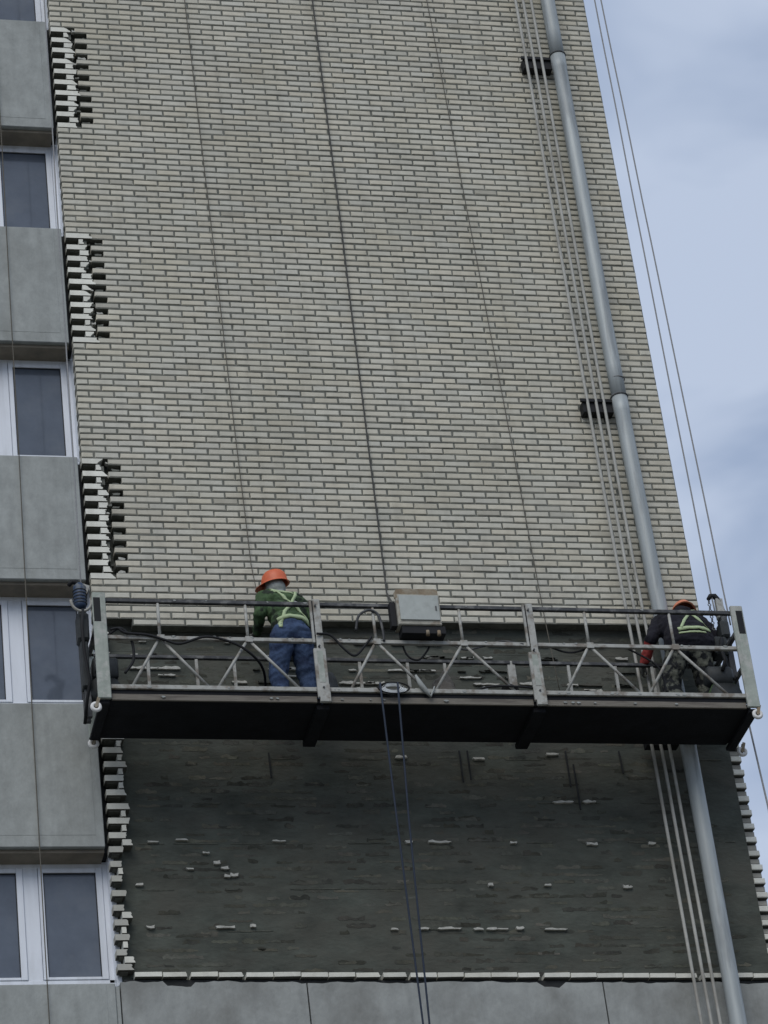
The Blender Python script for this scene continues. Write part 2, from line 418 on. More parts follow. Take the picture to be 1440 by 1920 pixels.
# chips of brick still stuck on the stripped wall (wall ties every few courses)
chips = [(0.379, 15.37, .1), (0.893, 15.255, .06), (1.075, 15.003, .06), (1.137, 15.014, .07), (1.569, 15.376, .13), (0.955, 14.481, .07), (1.03, 14.481, .09), (0.306, 14.488, .07),
 (2.867, 15.359, .07), (3.10, 15.358, .20), (4.40, 15.789, .19), (4.70, 15.789, .12), (3.908, 15.349, .06), (4.669, 15.329, .11), (5.30, 15.332, .07), (3.62, 14.895, .05),
 (4.18, 14.891, .07), (4.97, 14.862, .05), (2.90, 14.449, .09), (3.07, 14.447, .21), (3.42, 14.438, .09), (3.55, 14.437, .09), (3.66, 14.435, .1), (3.84, 14.433, .07),
 (4.12, 14.429, .20), (1.273, 14.489, .06), (2.87, 16.281, .11), (3.66, 16.265, .1), (4.40, 16.32, .12), (0.237, 14.926, .06), (0.65, 15.396, .10), (0.727, 15.089, .06), (0.985, 15.143, .06),
 (2.62, 14.447, .06), (5.02, 14.866, .04), (1.05, 15.09, .07)]
for (x, z, w) in chips: fragment(x, .125-.03, z-.015, w, U(.026, .045), .04)
for i in range(110):      # rows of chips just under the remaining facing, behind the platform
    x = U(.3, 5.3); r = random.choice([45, 47, 49, 50, 51, 52, 54, 55])
    fragment(x, .10, ZR-r*R-.02, U(.05, .24), U(.02, .045), .03, random.choice(['chip', 'chip', 'smear']))

# torn mortar skin on the stripped wall, in course-high flakes
sm = MB()
for i in range(1100):
    r = random.randint(43, 93); x = P*random.randint(1, 22) + (0 if r % 2 else .13) + U(-.02, .06); z = ZR - r*R - .03
    w = U(.06, .26); h = U(.035, .068); v = random.choice([U(.6, .9), U(.9, 1.2), U(1.15, 1.5)])
    sm.prism(jag(x, z+U(0, .01), w, h), (.125-U(.0008, .0025)), .13, (v*U(1.0, 1.06), v, v*U(.90, 1.0)))
so = sm.build('mortar_flakes', 'smear', bld); so['kind'] = 'stuff'
# remains of bed joints every few courses (where the ties were)
q = MB()
for z, a in ((15.36, 1), (14.88, .6), (14.45, 1), (15.79, .6), (16.27, .6)):
    x = .3
    while x < 6.1:
        L = min(U(.1, .5), 6.2-x)
        if random.random() < .5*a: q.prism(jag(x, z-.012, L, .018), .125-U(.003, .008), .13, (1.2, 1.2, 1.15))
        x += L + U(.02, .4)
qo = q.build('bed_joints', 'smear', bld); qo['kind'] = 'stuff'
# short hanging tie wires and holes in the wall below the platform
for x, z0, z1 in ((1.62, 16.32, 16.05), (3.52, 16.35, 16.0), (3.60, 16.35, 16.03), (4.60, 16.35, 15.95), (4.66, 16.2, 15.7), (5.15, 16.35, 16.1)):
    q = MB(); q.tube([(x, .10, z0), (x+U(-.01, .01), .095, z1)], .009, 6); q.build('wall_tie', 'void', bld)

# ---- concrete bay on the left: parapet panels, soffits, windows
XL = -4.2
for i in range(6):
    z1 = SILL[i]; z0 = HEAD[i-1] if i else 0.3
    if i == 5: z0 = HEAD[4]
    b = MB(); b.box(XL, -0.045, 0.004, 0.29, z0, z1, 0.006)
    po = b.build('concrete_panel', 'concrete', bld)
    b = MB(); b.box(XL+.1, -0.125, 0.0015, 0.01, z0+0.12, z1-0.012, 0.002); b.build('panel_face', 'concrete', po)
    if i:
        b = MB(); b.box(XL, -0.047, 0.06, 0.30, z0-0.035, z0-0.002, 0.003); b.build('soffit_board', 'soffit', po)
    b2 = MB(); b2.box(-.045, .05, .14, .29, z0, z1); b2.build('slit_back', 'void', po)

def window(i):
    zb, zt = SILL[i] + 0.13, HEAD[i] - 0.036
    w = empty('window', (0, 0.30, 0)); w.parent = bld
    ex = [(-4.05, -3.02), (-2.94, -2.0), (-1.62, -.76), (-.68, 0.0)]       # sashes: outer frame extents
    outer = MB()
    outer.box(-.045, .012, -.012, .06, zb, zt, .004)                       # right jamb
    outer.box(-.79, -.65, -.004, .06, zb, zt, .004)                        # mullion
    outer.box(-2.02, -1.60, -.004, .06, zb, zt, .004)
    outer.box(-4.1, .012, -.008, .055, zt-.04, zt+.02, .003)
    outer.box(-4.1, .012, -.012, .06, zb-.03, zb+.035, .003)
    outer.build('frame', 'pvc', w)
    for (x0, x1) in ((-4.0, -3.0), (-2.96, -2.02), (-1.60, -.79), (-.65, -.045)):
        f = 0.048
        s = MB()
        s.box(x0+.003, x0+f, -.022, .04, zb+.037, zt-.042, .004); s.box(x1-f-.015, x1-.003, -.022, .04, zb+.037, zt-.042, .004)
        s.box(x0+f, x1-f-.015, -.020, .04, zt-.042-f, zt-.044, .004); s.box(x0+f, x1-f-.015, -.020, .04, zb+.037, zb+.037+f*.6, .004)
        so_ = s.build('sash', 'pvc', w)
        s = MB()
        for a in ((x0+f-.001, x0+f+.008), (x1-f-.023, x1-f-.014)): s.box(a[0], a[1], -.006, .03, zb+.066, zt-.09)
        s.box(x0+f+.008, x1-f-.023, -.006, .03, zt-.10, zt-.089); s.build('seal', 'seal', so_)
        s = MB(); s.box(x0+f-.002, x1-f-.013, .004, .02, zb+.06, zt-.085); s.build('pane', 'glass', w)
    # white plastic reveal between frame and brick edge
    r = MB(); r.box(.0, .046, -.168, .0, zb-.1, zt+.03, .003); r.build('reveal', 'pvc', w)
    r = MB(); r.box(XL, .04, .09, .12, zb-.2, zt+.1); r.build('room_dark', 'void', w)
for i in range(5): window(i)
# foam strip / trim at the right of the lowest panel
b = MB(); b.box(-.042, -.003, .02, .13, 12.0, 13.86, .004); b.build('edge_trim', 'concrete', bld)

# ================================================================== PIPES
def polyx(pts, z):
    for (za, xa), (zb, xb) in zip(pts, pts[1:]):
        if za >= z >= zb: return xa + (xb-xa)*(za-z)/(za-zb)
    return pts[0][1] if z > pts[0][0] else pts[-1][1]
pipe_pts = [(30, 5.735), (26, 5.732), (21.4, 5.720), (18.1, 5.745), (16.3, 5.786), (13.3, 5.782), (3, 5.78)]
dp = empty('drain_pipe', (5.78, -.15, 3)); tag(dp, 'thick grey metal pipe running up the wall near its right edge', 'pipe')
PY = -.15
joints = [30, 25.17, 20.46, 16.48, 12.2, 8, 3]
for za, zb in zip(joints, joints[1:]):
    pts = []; rs = []
    n = max(2, int((za-zb)/.4))
    pts.append((polyx(pipe_pts, za), PY, za)); rs.append(.086)
    for k in range(n+1):
        z = za-.22 + (zb-.02-(za-.22))*k/n
        if k == 0: pts.append((polyx(pipe_pts, za-.2), PY, za-.2)); rs.append(.085)
        pts.append((polyx(pipe_pts, z), PY, z)); rs.append(.0805)
    q = MB(); q.tube([Vector(p)-Vector((5.78, -.15, 3)) for p in pts], rs, 20); q.build('pipe_section', 'galv', dp, True)
    q = MB(); q.ring(Vector((polyx(pipe_pts, za), PY, za))-Vector((5.78, -.15, 3)), .086, .011, 'z', 24, 6); q.build('collar', 'rail_dark', dp, True)
    if za < 29:
        z = za-.10; x = polyx(pipe_pts, z)
        q = MB()
        q.box(x-.405-5.78, x-.075-5.78, .03, .146, z-.075-3, z+.06-3)
        q.box(x-.43-5.78, x-.07-5.78, .005, .03, z+.04-3, z+.075-3)
        q.build('bracket', 'black', dp)
q = MB(); q.ring(Vector((5.735, PY, 20.68))-Vector((5.78, -.15, 3)), .0815, .006, 'z', 24, 6); q.build('collar', 'rail_dark', dp, True)
rods = [('leftmost', [(30, 5.33), (26, 5.352), (21.4, 5.365), (18.1, 5.392), (16.3, 5.418), (13.3, 5.424), (3, 5.43)]),
        ('middle', [(30, 5.42), (26, 5.441), (21.4, 5.462), (18.1, 5.478), (16.3, 5.512), (13.3, 5.522), (3, 5.53)]),
        ('rightmost', [(30, 5.515), (26, 5.537), (21.4, 5.546), (18.1, 5.566), (16.3, 5.598), (13.3, 5.610), (3, 5.62)])]
for nm, pp in rods:
    q = MB(); zs = [30-.5*i for i in range(55)]
    q.tube([(polyx(pp, z), -.135 + .004*math.sin(z*1.7), z) for z in zs], .0165, 10)
    tag(q.build('conduit_pipe', 'rod', None, True), nm + ' of the three thin pale pipes left of the thick pipe', 'pipe', 'thin pipes on the wall')

# ================================================================== SUSPENDED PLATFORM
OX, OY, OZ = -0.125, -1.0, 16.285
pf = empty('suspended_platform', (OX, OY, OZ), (0, rad(0.46), 0))
tag(pf, 'long steel work platform with truss railing hanging in front of the wall', 'platform')
LEN, WID = 6.31, 0.75
POST = [0.0, 2.07, 4.175, 6.31]
def part(name, m, fn, smooth=False, parent=pf):
    q = MB(); fn(q); return q.build(name, m, parent, smooth)
# deck in three sections, steel cross bearers under the joints
for i in range(3):
    x0, x1 = POST[i]+.012, POST[i+1]-.012
    part('deck', 'deck', lambda q: q.box(x0, x1, .03, WID, -.005, .045, .003))
    part('toe_board', 'toe', lambda q: q.box(x0+.06, x1-.05, .004, .026, -.012, .052+U(-.004, .004), .003))
    part('bottom_channel', 'steel_paint', lambda q: q.box(x0, x1, -.012, .028, .100, .145, .004))
    part('edge_gap', 'deck', lambda q: q.box(x0, x1, .014, .029, .046, .0995))
    part('top_rail', 'rail_dark', lambda q: q.box(x0, x1, -.005, .037, 1.045, 1.083, .004))
    part('mid_rail', 'steel_paint', lambda q: q.box(x0, x1, -.004, .036, .640, .680, .004))
    part('rear_rail', 'rail_dark', lambda q: q.box(x0, x1, WID-.04, WID, .86, .895, .004))
    part('rear_mid_rail', 'rail_dark', lambda q: q.box(x0, x1, WID-.04, WID, .43, .46, .004))
    part('rear_toe_board', 'deck', lambda q: q.box(x0, x1, WID-.03, WID-.005, .046, .15))
    L = x1-x0
    for fs_, fa, fb_ in ((.275, .13, .475), (.685, .525, .895)):
        xs = x0+L*fs_
        part('stud', 'steel_paint', lambda q: q.tube([(xs-.01, .016, .682), (xs-.01, .016, 1.044)], .0155, 8), True)
        part('brace', 'steel_paint', lambda q: q.tube([(xs-.03, .016, .638), (x0+L*fa, .010, .147)], .0145, 8), True)
        part('brace', 'steel_paint', lambda q: q.tube([(xs+.012, .016, .638), (x0+L*fb_, .010, .147)], .0145, 8), True)
        part('gusset', 'steel_paint', lambda q: q.box(xs-.04, xs+.03, -.008, -.0045, .63, .69))
    for fr in (.27, .5, .68):
        xs = x0+L*fr
        part('rear_stud', 'steel_paint', lambda q: q.box(xs-.015, xs+.015, WID-.035, WID-.008, .16, .858, .003))
part('bearer', 'deck', lambda q: q.box(POST[1]-.06, POST[1]+.06, .05, WID+.03, -.06, -.006, .004))
part('bearer', 'deck', lambda q: q.box(POST[2]-.06, POST[2]+.06, .05, WID+.03, -.06, -.006, .004))
# mid posts: flat upright with a slot, thicker sleeve below
for x in POST[1:3]:
    po = part('post', 'steel_paint', lambda q: (q.box(x-.018, x+.050, -.035, -.006, .50, 1.10, .004), q.box(x-.052, x-.030, -.035, -.006, .62, 1.09, .003)))
    part('slot', 'black', lambda q: q.box(x-.030, x-.018, -.030, -.008, .70, 1.08), parent=po)
    part('sleeve', 'steel_paint', lambda q: (q.box(x-.058, x+.058, -.045, -.013, .02, .55, .005), q.box(x-.040, x+.062, -.05, -.012, -.03, .16, .005)), parent=po)
    part('sleeve_face', 'post_paint', lambda q: q.box(x-.030, x+.026, -.048, -.044, .18, .52), parent=po)
    for z in (.12, .57, 1.02): part('bolt', 'rail_dark', lambda q: q.tube([(x, -.06, z), (x, -.03, z)], .011, 6), parent=po)
    part('rear_post', 'steel_paint', lambda q: q.box(x-.04, x+.04, WID-.03, WID+.01, -.02, .90, .004))
# end frames: broad upright posts at the front, end rails to the rear, rear posts
for s, x in ((-1, POST[0]), (1, POST[3])):
    po = part('end_post', 'post_paint', lambda q: (q.box(x-.062, x+.062, -.045, -.008, -.02, 1.12, .006)))
    part('slot', 'black', lambda q: q.box(x-.035*1-.0+(.02 if s > 0 else -.02), x+.03+(.02 if s > 0 else -.02), -.048, -.044, .80, 1.06, .001), parent=po)
    part('end_post', 'post_paint', lambda q: q.box(x-.045, x+.045, WID-.04, WID, -.02, .95, .005))
    for z in (.46, .86): part('end_rail', 'rail_dark', lambda q: q.box(x-.02, x+.02, -.006, WID-.042, z, z+.04, .004))
    part('end_rail', 'deck', lambda q: q.box(x-.045, x+.045, -.004, WID+.02, -.06, -.021, .004))
# rollers under the ends (front and rear)
for x, y, z in ((-.085, .0, -.105), (-.01, .73, -.085), (6.335, .0, -.09), (6.405, .73, -.10)):
    ro_ = part('roller', 'roller', lambda q: q.ring((x, y-.02, z), .036, .019, 'y', 20, 8), True)
    part('roller_bracket', 'rust', lambda q: (q.bar((x, y-.035, z), (x+.03, y-.035, z+.095), .03, .008), q.bar((x, y+.0, z), (x+.03, y, z+.095), .03, .008), q.tube([(x, y-.04, z), (x, y+.01, z)], .014, 8)), parent=ro_)
# rope-climbing hoists on the end frames
def hoist(x, s, body, y=.40):
    h = empty('hoist', (x, y, 0)); h.parent = pf
    P_ = lambda name, m, fn, sm=False: part(name, m, fn, sm, h)
    P_('hoist_frame', 'rail_dark', lambda q: (q.box(-.03, .03, -.05, -.01, .0, 1.25, .004), q.box(-.03, .03, .05, .09, .0, 1.25, .004), q.box(-.03, .03, -.01, .05, 1.18, 1.24, .003), q.box(-.03, .03, -.01, .05, .30, .35, .003)))
    P_('rope_guide', 'steel_paint', lambda q: (q.box(-.045, .045, -.03, .06, 1.24, 1.33, .01), q.bar((-.01, 0, 1.30), (-.03*s+.02, 0, 1.46), .07, .05)))
    P_('limit_arm', 'black', lambda q: q.tube([(.02, 0, 1.33), (0, 0, 1.44), (-.045, 0, 1.50), (-.085, 0, 1.50), (-.115, 0, 1.46)], [.022, .026, .03, .026, .02], 8), True)
    return h, P_
h1, P1 = hoist(-.09, -1, 'motor_blue')
P1('motor', 'motor_blue', lambda q: (q.tube([(-.035, -.1, 1.14), (-.035, -.1, 1.17), (-.03, -.1, 1.38), (-.025, -.1, 1.42)], [.045, .062, .062, .03], 16)), True)
P1('motor_fins', 'motor_dark', lambda q: [q.ring((-.032, -.1, 1.19+.035*i), .063, .006, 'z', 16, 5) for i in range(5)], True)
P1('guard_ring', 'rod', lambda q: q.tube([(-.13+.10*(1-math.cos(t)), -.16, 1.20-.12*math.sin(t)) for t in [math.pi*i/14 for i in range(15)]], .014, 7), True)
P1('gearbox', 'motor_dark', lambda q: (q.box(-.07, .04, -.12, .05, .80, 1.10, .02), q.box(-.05, .02, -.10, .03, .30, .79, .01)))
P1('cable_hose', 'black', lambda q: (q.tube([(-.02, -.16, 1.10), (-.045, -.2, .9), (-.04, -.22, .6), (.0, -.2, .3), (-.03, -.12, .1), (-.04, 0, -.05)], .016, 7)), True)
P1('drum', 'motor_dark', lambda q: (q.tube([(.17, -.05, .30), (.17, .12, .30)], .15, 18), q.box(.06, .30, -.07, .14, .42, .64, .02)), True)
h2, P2 = hoist(6.33, 1, 'motor_dark')
P2('gearbox', 'motor_dark', lambda q: (q.box(-.17, -.03, -.1, .06, .78, .98, .02), q.box(-.07, .02, -.1, .06, .98, 1.17, .02)))
P2('motor', 'motor_dark', lambda q: (q.tube([(-.15, -.12, .30), (-.15, .16, .30)], .16, 18), q.box(-.32, -.04, -.14, .18, .42, .62, .03)), True)
P2('drum_ribs', 'jacket_green', lambda q: [q.ring((-.15, -.11+.05*i, .30), .16, .010, 'y', 20, 5) for i in range(5)], True)
P2('cable_hose', 'black', lambda q: (q.tube([(-.09, -.1, .95), (-.14, -.15, .80), (-.12, -.17, .66), (-.16, -.15, .55)], .02, 7)), True)
P2('chain', 'rail_dark', lambda q: [q.ring((-.12, -.02, 1.42-.035*i), .015, .005, 'y' if i % 2 else 'x', 10, 5) for i in range(10)], True)

spl = MB()
for i in range(60):
    u = U(.1, 6.2); w_ = random.choice([.10, .10, .655, .655, 1.05, .0])
    r_ = U(.005, .014); n_ = 7
    spl.prism([(u + math.cos(2*math.pi*a/n_)*r_*U(.8, 2.2), w_ + .02 + math.sin(2*math.pi*a/n_)*r_*U(.5, .9)) for a in range(n_)], -.016 if w_ == .10 else -.009, -.002)
so_ = spl.build('mortar_splashes', 'concrete', pf); so_['kind'] = 'stuff'
# ---- things on the platform
W0 = lambda u, v, w: (OX+u, OY+v, OZ+w - u*math.sin(rad(.46)))
cb = empty('control_box', W0(2.855, -.13, .78), (0, rad(.5), 0))
tag(cb, 'grey electric control box with beige rusty case hung on the railing', 'control box')
cq = lambda name, m, fn, sm=False, par=cb: part(name, m, fn, sm, par)
cq('case', 'box_beige', lambda q: q.box(0, .425, 0, .17, .0, .30, .008))
dr = cq('door', 'box_grey', lambda q: q.box(.022, .410, -.016, -.002, .045, .318, .004))
cq('door_handle', 'rail_dark', lambda q: q.box(.37, .385, -.024, -.0165, .15, .20, .002), par=dr)
cq('door_gasket', 'box_beige', lambda q: q.box(.012, .422, -.0015, .002, .03, .335), par=dr)
cq('cover_plate', 'rust', lambda q: (q.bar((.21, .02, .303), (.205, .10, .43), .43, .010, (0, 1, 0))) if False else q.prism([(-.005, .302), (.43, .302), (.425, .40), (.39, .418), (.02, .412), (-.012, .36)], .03, .045))
cq('underside_gear', 'black', lambda q: (q.box(.03, .46, .02, .16, -.085, -.002, .004)))
for a in (.28, .39): cq('cable_gland', 'rust', lambda q: q.tube([(a, .03, -.10), (a, .03, -.05)], .02, 10), True)
cq('side_bracket', 'black', lambda q: (q.box(-.06, -.002, .04, .12, .0, .27, .004)))

def cable(pts, r, m, name, label, cat, grp=None, n=8):
    # Catmull-Rom through the points
    P4 = [Vector(p) for p in pts]; P4 = [2*P4[0]-P4[1]] + P4 + [2*P4[-1]-P4[-2]]
    out = []
    for i in range(1, len(P4)-2):
        for k in range(n):
            t = k/n; a, b_, c, d = P4[i-1:i+3]
            out.append(.5*((2*b_)+(c-a)*t+(2*a-5*b_+4*c-d)*t*t+(3*b_-a-3*c+d)*t**3))
    out.append(P4[-2]); q = MB(); q.tube(out, r, 7)
    return tag(q.build(name, m, None, True), label, cat, grp)
cable([W0(.10, -.03, .72), W0(.17, -.03, .735), W0(.24, -.025, .69), W0(.45, -.02, .675), W0(.62, -.02, .62), W0(.75, -.03, .58), W0(1.0, -.03, .66), W0(1.25, -.03, .60), W0(1.42, .0, .50), W0(1.55, .15, .44), W0(1.62, .4, .40), W0(1.60, .55, .25), W0(1.55, .6, .06)],
      .013, 'black', 'power_cable', 'black cable wound along the railing left of the worker in jeans', 'cable')
cable([W0(2.06, -.06, .70), W0(2.2, -.03, .70), W0(2.32, -.02, .56), W0(2.42, -.02, .49), W0(2.54, -.02, .62), W0(2.6, -.02, .70)], .012, 'black', 'power_cable',
      'black cable sagging in a loop just right of the left mid post', 'cable')
cable([W0(2.46, .0, .78), W0(2.50, -.01, .93), W0(2.60, -.01, 1.0), W0(2.69, -.01, .96), W0(2.72, -.01, .80), W0(2.72, -.01, .66)], .013, 'rail_dark', 'cable_loop',
      'grey cable arched above the rail just left of the control box', 'cable')
cable([W0(.08, .05, .70), W0(.20, .04, .78), W0(.30, .04, .66), W0(.31, .05, .45), W0(.22, .05, .30)], .014, 'black', 'power_cable', 'thick black cable loop hanging inside the left end of the platform', 'cable')
cable([W0(2.9, .05, .72), W0(2.95, .06, .55), W0(3.05, .06, .50), W0(3.15, .06, .60), W0(3.2, .05, .7)], .010, 'black', 'power_cable', 'short dark cable sagging underneath the control box', 'cable')
cable([W0(4.22, .0, .16), W0(4.0, -.03, .17), W0(3.75, .02, .20), W0(3.55, .05, .16), W0(3.4, .1, .10)], .011, 'black', 'power_cable', 'black cable lying low along the platform left of the right mid post', 'cable')
cable([W0(4.3, .05, .70), W0(4.55, .04, .60), W0(4.8, .04, .66), W0(5.0, .03, .70), W0(5.25, .04, .60), W0(5.45, .06, .45), W0(5.5, .1, .2)], .010, 'black', 'power_cable', 'thin black cable drooping along the railing right of the right mid post', 'cable')
cable([W0(3.35, .02, .70), W0(3.5, .02, .60), W0(3.7, .02, .64), W0(3.9, .02, .70), W0(4.1, .0, .66)], .009, 'rail_dark', 'power_cable', 'thin dark cable sagging between control box and right mid post', 'cable')
# white coil hung over the bottom channel
co = empty('rope_coil', W0(2.74, -.04, .12)); tag(co, 'white coil of rope lying over the platform edge below the control box', 'rope')
for i in range(4):
    q = MB(); q.ring((0, .0, .01*i-.01), .125-.014*i, .011, 'y', 22, 6, squash=.32+.06*i); q.build('rope_turn', 'white_cloth', co, True)
q = MB(); q.ring((.005, -.012, .005), .15, .010, 'y', 22, 6, squash=.40); q.build('rope_turn', 'black', co, True)
# rag tied to the brace foot
q = MB(); q.tube([(0, 0, .18), (.03, -.005, .09), (.08, -.01, .0), (.12, 0, -.05), (.15, 0, .01), (.17, 0, .06)], [.010, .026, .024, .014, .010, .006], 8)
o = q.build('tied_rag', 'concrete', None, True); o.location = W0(2.98, -.03, .10); tag(o, 'grey rag knotted round the foot of a railing brace', 'rag')
# lumps of brick and a sack on the deck
for i, (u, v, w, s_, m, lb) in enumerate([(.62, .45, .046, .22, 'smear', 'dark heap of broken mortar inside the left section of the platform'),
        (3.36, .35, .046, .30, 'toe', 'brown sack standing on the deck right of the control box'),
        (3.72, .30, .046, .20, 'concrete', 'grey rubble lump by the brace right of the control box'),
        (2.22, .45, .046, .36, 'motor_dark', 'black tool bag on the deck behind the left mid post'),
        (3.98, .28, .046, .22, 'smear', 'small dark sack leaning beside the right mid post')]):
    bm = bmesh.new(); bmesh.ops.create_icosphere(bm, subdivisions=3, radius=1)
    for vtx in bm.verts:
        c = vtx.co; f = 1 + .25*noise.noise(c*1.6 + Vector((i*7, 0, 0))) + .08*noise.noise(c*5)
        vtx.co = Vector((c.x*s_*.40*f, c.y*s_*.35*f, max(0, (c.z+.6))*s_*.95*f))
    me = bpy.data.meshes.new('lump'); bm.to_mesh(me); bm.free(); me.materials.append(MATS[m])
    o = link(['mortar_heap', 'sack', 'rubble', 'tool_bag', 'sack'][i], me, None, W0(u, v, w))
    tag(o, lb, ['rubble', 'sack', 'rubble', 'bag', 'sack'][i])

# ================================================================== ROPES
def rope(pts, r, m, label, name='hanging_rope', cat='rope', grp='ropes hanging down the facade', n=8):
    q = MB(); full = []
    pts = [Vector(p) for p in pts]
    for a, b_ in zip(pts, pts[1:]):
        k = max(2, int((b_-a).length/.35))
        full += [a + (b_-a)*i/k for i in range(k)]
    full.append(pts[-1])
    full = [p + Vector((.006*noise.noise(Vector((p.z*.7, r*999, pts[0].x))), .004*noise.noise(Vector((p.z*.9, 5, pts[0].x))), 0)) for p in full]
    q.tube(full, r, n); return tag(q.build(name, m, None, True), label, cat, grp)
rope([(1.47, -.04, 29.5), (1.517, -.035, 25.8), (1.607, -.035, 18.37), (1.60, -.30, 17.62)], .0052, 'rope_brown', 'thin brownish safety rope coming down to the worker in jeans')
rope([(3.0, -.04, 29.5), (2.988, -.035, 25.9), (2.96, -.035, 18.06), (2.82, -.72, 17.50), (2.80, -.93, 17.35)], .0085, 'rope_dark', 'dark thick rope running down the middle of the wall to the control box')
rope([(4.24, -.03, 29.5), (4.335, -.03, 26.0), (4.556, -.03, 18.0), (4.60, -.03, 16.9)], .0050, 'rope_brown', 'thin slanting rope on the brickwork left of the pipes')
rope([(-.60, -.03, 29.5), (-.62, -.03, 23.4), (-.67, -.03, 13.5), (-.69, -.03, 8.0)], .0055, 'rope_brown', 'thin rope down the concrete bay across its windows')
rope([(6.09, -.60, 34), (6.119, -.60, 25.64), (6.142, -.60, 17.78), (6.15, -.60, 17.5)], .0085, 'rope_grey', 'inner of the two steel ropes against the sky above the right hoist', 'suspension_rope', 'rope', 'steel ropes of the platform')
rope([(6.10, -.60, 34), (6.195, -.60, 25.64), (6.28, -.60, 17.78), (6.285, -.60, 17.4)], .0085, 'rope_grey', 'outer of the two steel ropes against the sky above the right hoist', 'suspension_rope', 'rope', 'steel ropes of the platform')
rope([(-.10, -.60, 34), (-.20, -.60, 17.6)], .007, 'rope_grey', 'thin steel rope holding up the left hoist along the concrete bay', 'suspension_rope', 'rope', 'steel ropes of the platform')
rope([(6.275, -.60, 16.3), (6.31, -.60, 15.37), (6.35, -.6, 11), (6.38, -.6, 1.0)], .010, 'rope_grey', 'loose rope end hanging below the right end of the platform', 'hanging_rope')
rope([(2.66, -1.06, 16.44), (2.60, -1.06, 15.0), (2.545, -1.06, 12.96), (2.48, -1.06, 3)], .0095, 'rope_blue', 'right one of the two bluish ropes hanging below the platform')
rope([(2.49, -1.06, 16.44), (2.487, -1.06, 15.0), (2.487, -1.06, 12.96), (2.44, -1.06, 3)], .0095, 'rope_blue', 'left one of the two bluish ropes hanging below the platform')

# ================================================================== WORKERS
def capsule(bm, p0, p1, r0, r1, n=14):
    """closed tapered limb: round ends"""
    p0, p1 = Vector(p0), Vector(p1); d = p1-p0
    L = d.length
    t = d.normalized() if L > 1e-6 else Vector((0, 0, 1))
    a = Vector((1, 0, 0)) if abs(t.x) < .8 else Vector((0, 1, 0))
    u = t.cross(a).normalized(); w = t.cross(u)
    prof = [(-r0*math.cos(q), r0*math.sin(q)) for q in [math.pi/2*i/4 for i in range(1, 5)]]
    prof += [(L + r1*math.sin(q), r1*math.cos(q)) for q in [math.pi/2*i/4 for i in range(0, 4)]]
    rings = []
    for h, r in prof:
        rings.append([bm.verts.new(p0 + t*h + (u*math.cos(2*math.pi*k/n) + w*math.sin(2*math.pi*k/n))*r) for k in range(n)])
    e0 = bm.verts.new(p0 - t*r0); e1 = bm.verts.new(p1 + t*r1)
    for A_, B_ in zip(rings, rings[1:]):
        for k in range(n): bm.faces.new((A_[k], A_[(k+1) % n], B_[(k+1) % n], B_[k]))
    for k in range(n):
        bm.faces.new((e0, rings[0][(k+1) % n], rings[0][k])); bm.faces.new((e1, rings[-1][k], rings[-1][(k+1) % n]))
def seg_dist(p, a, b_):
    d = b_-a; t = max(0, min(1, (p-a).dot(d)/max(d.length_squared, 1e-9))); return (p-(a+d*t)).length, t
def hand(bones, wrist, direction, palm_n, side):
    """palm and five bent fingers, slightly curled"""
    wv = Vector(wrist); d = Vector(direction).normalized(); nrm = Vector(palm_n); nrm = (nrm-d*nrm.dot(d)).normalized(); s = d.cross(nrm)*side
    for k in (-1, 0, 1): bones.append((wv + s*.022*k, wv + d*.075 + s*.026*k, .020, .018, 'glove'))
    for k, L in ((-1.5, .060), (-.5, .074), (.5, .078), (1.5, .068)):
        a = wv + d*.085 + s*.0215*k; b_ = a + d*L*.55 + nrm*.012; c = b_ + d*L*.30 + nrm*L*.45
        bones.append((a, b_, .0105, .0095, 'glove')); bones.append((b_, c, .0095, .0085, 'glove'))
    a = wv + d*.025 + s*.035; b_ = a + d*.03 + s*.028 + nrm*.012; c = b_ + d*.034 + nrm*.012
    bones.append((a, b_, .013, .011, 'glove')); bones.append((b_, c, .011, .0095, 'glove'))
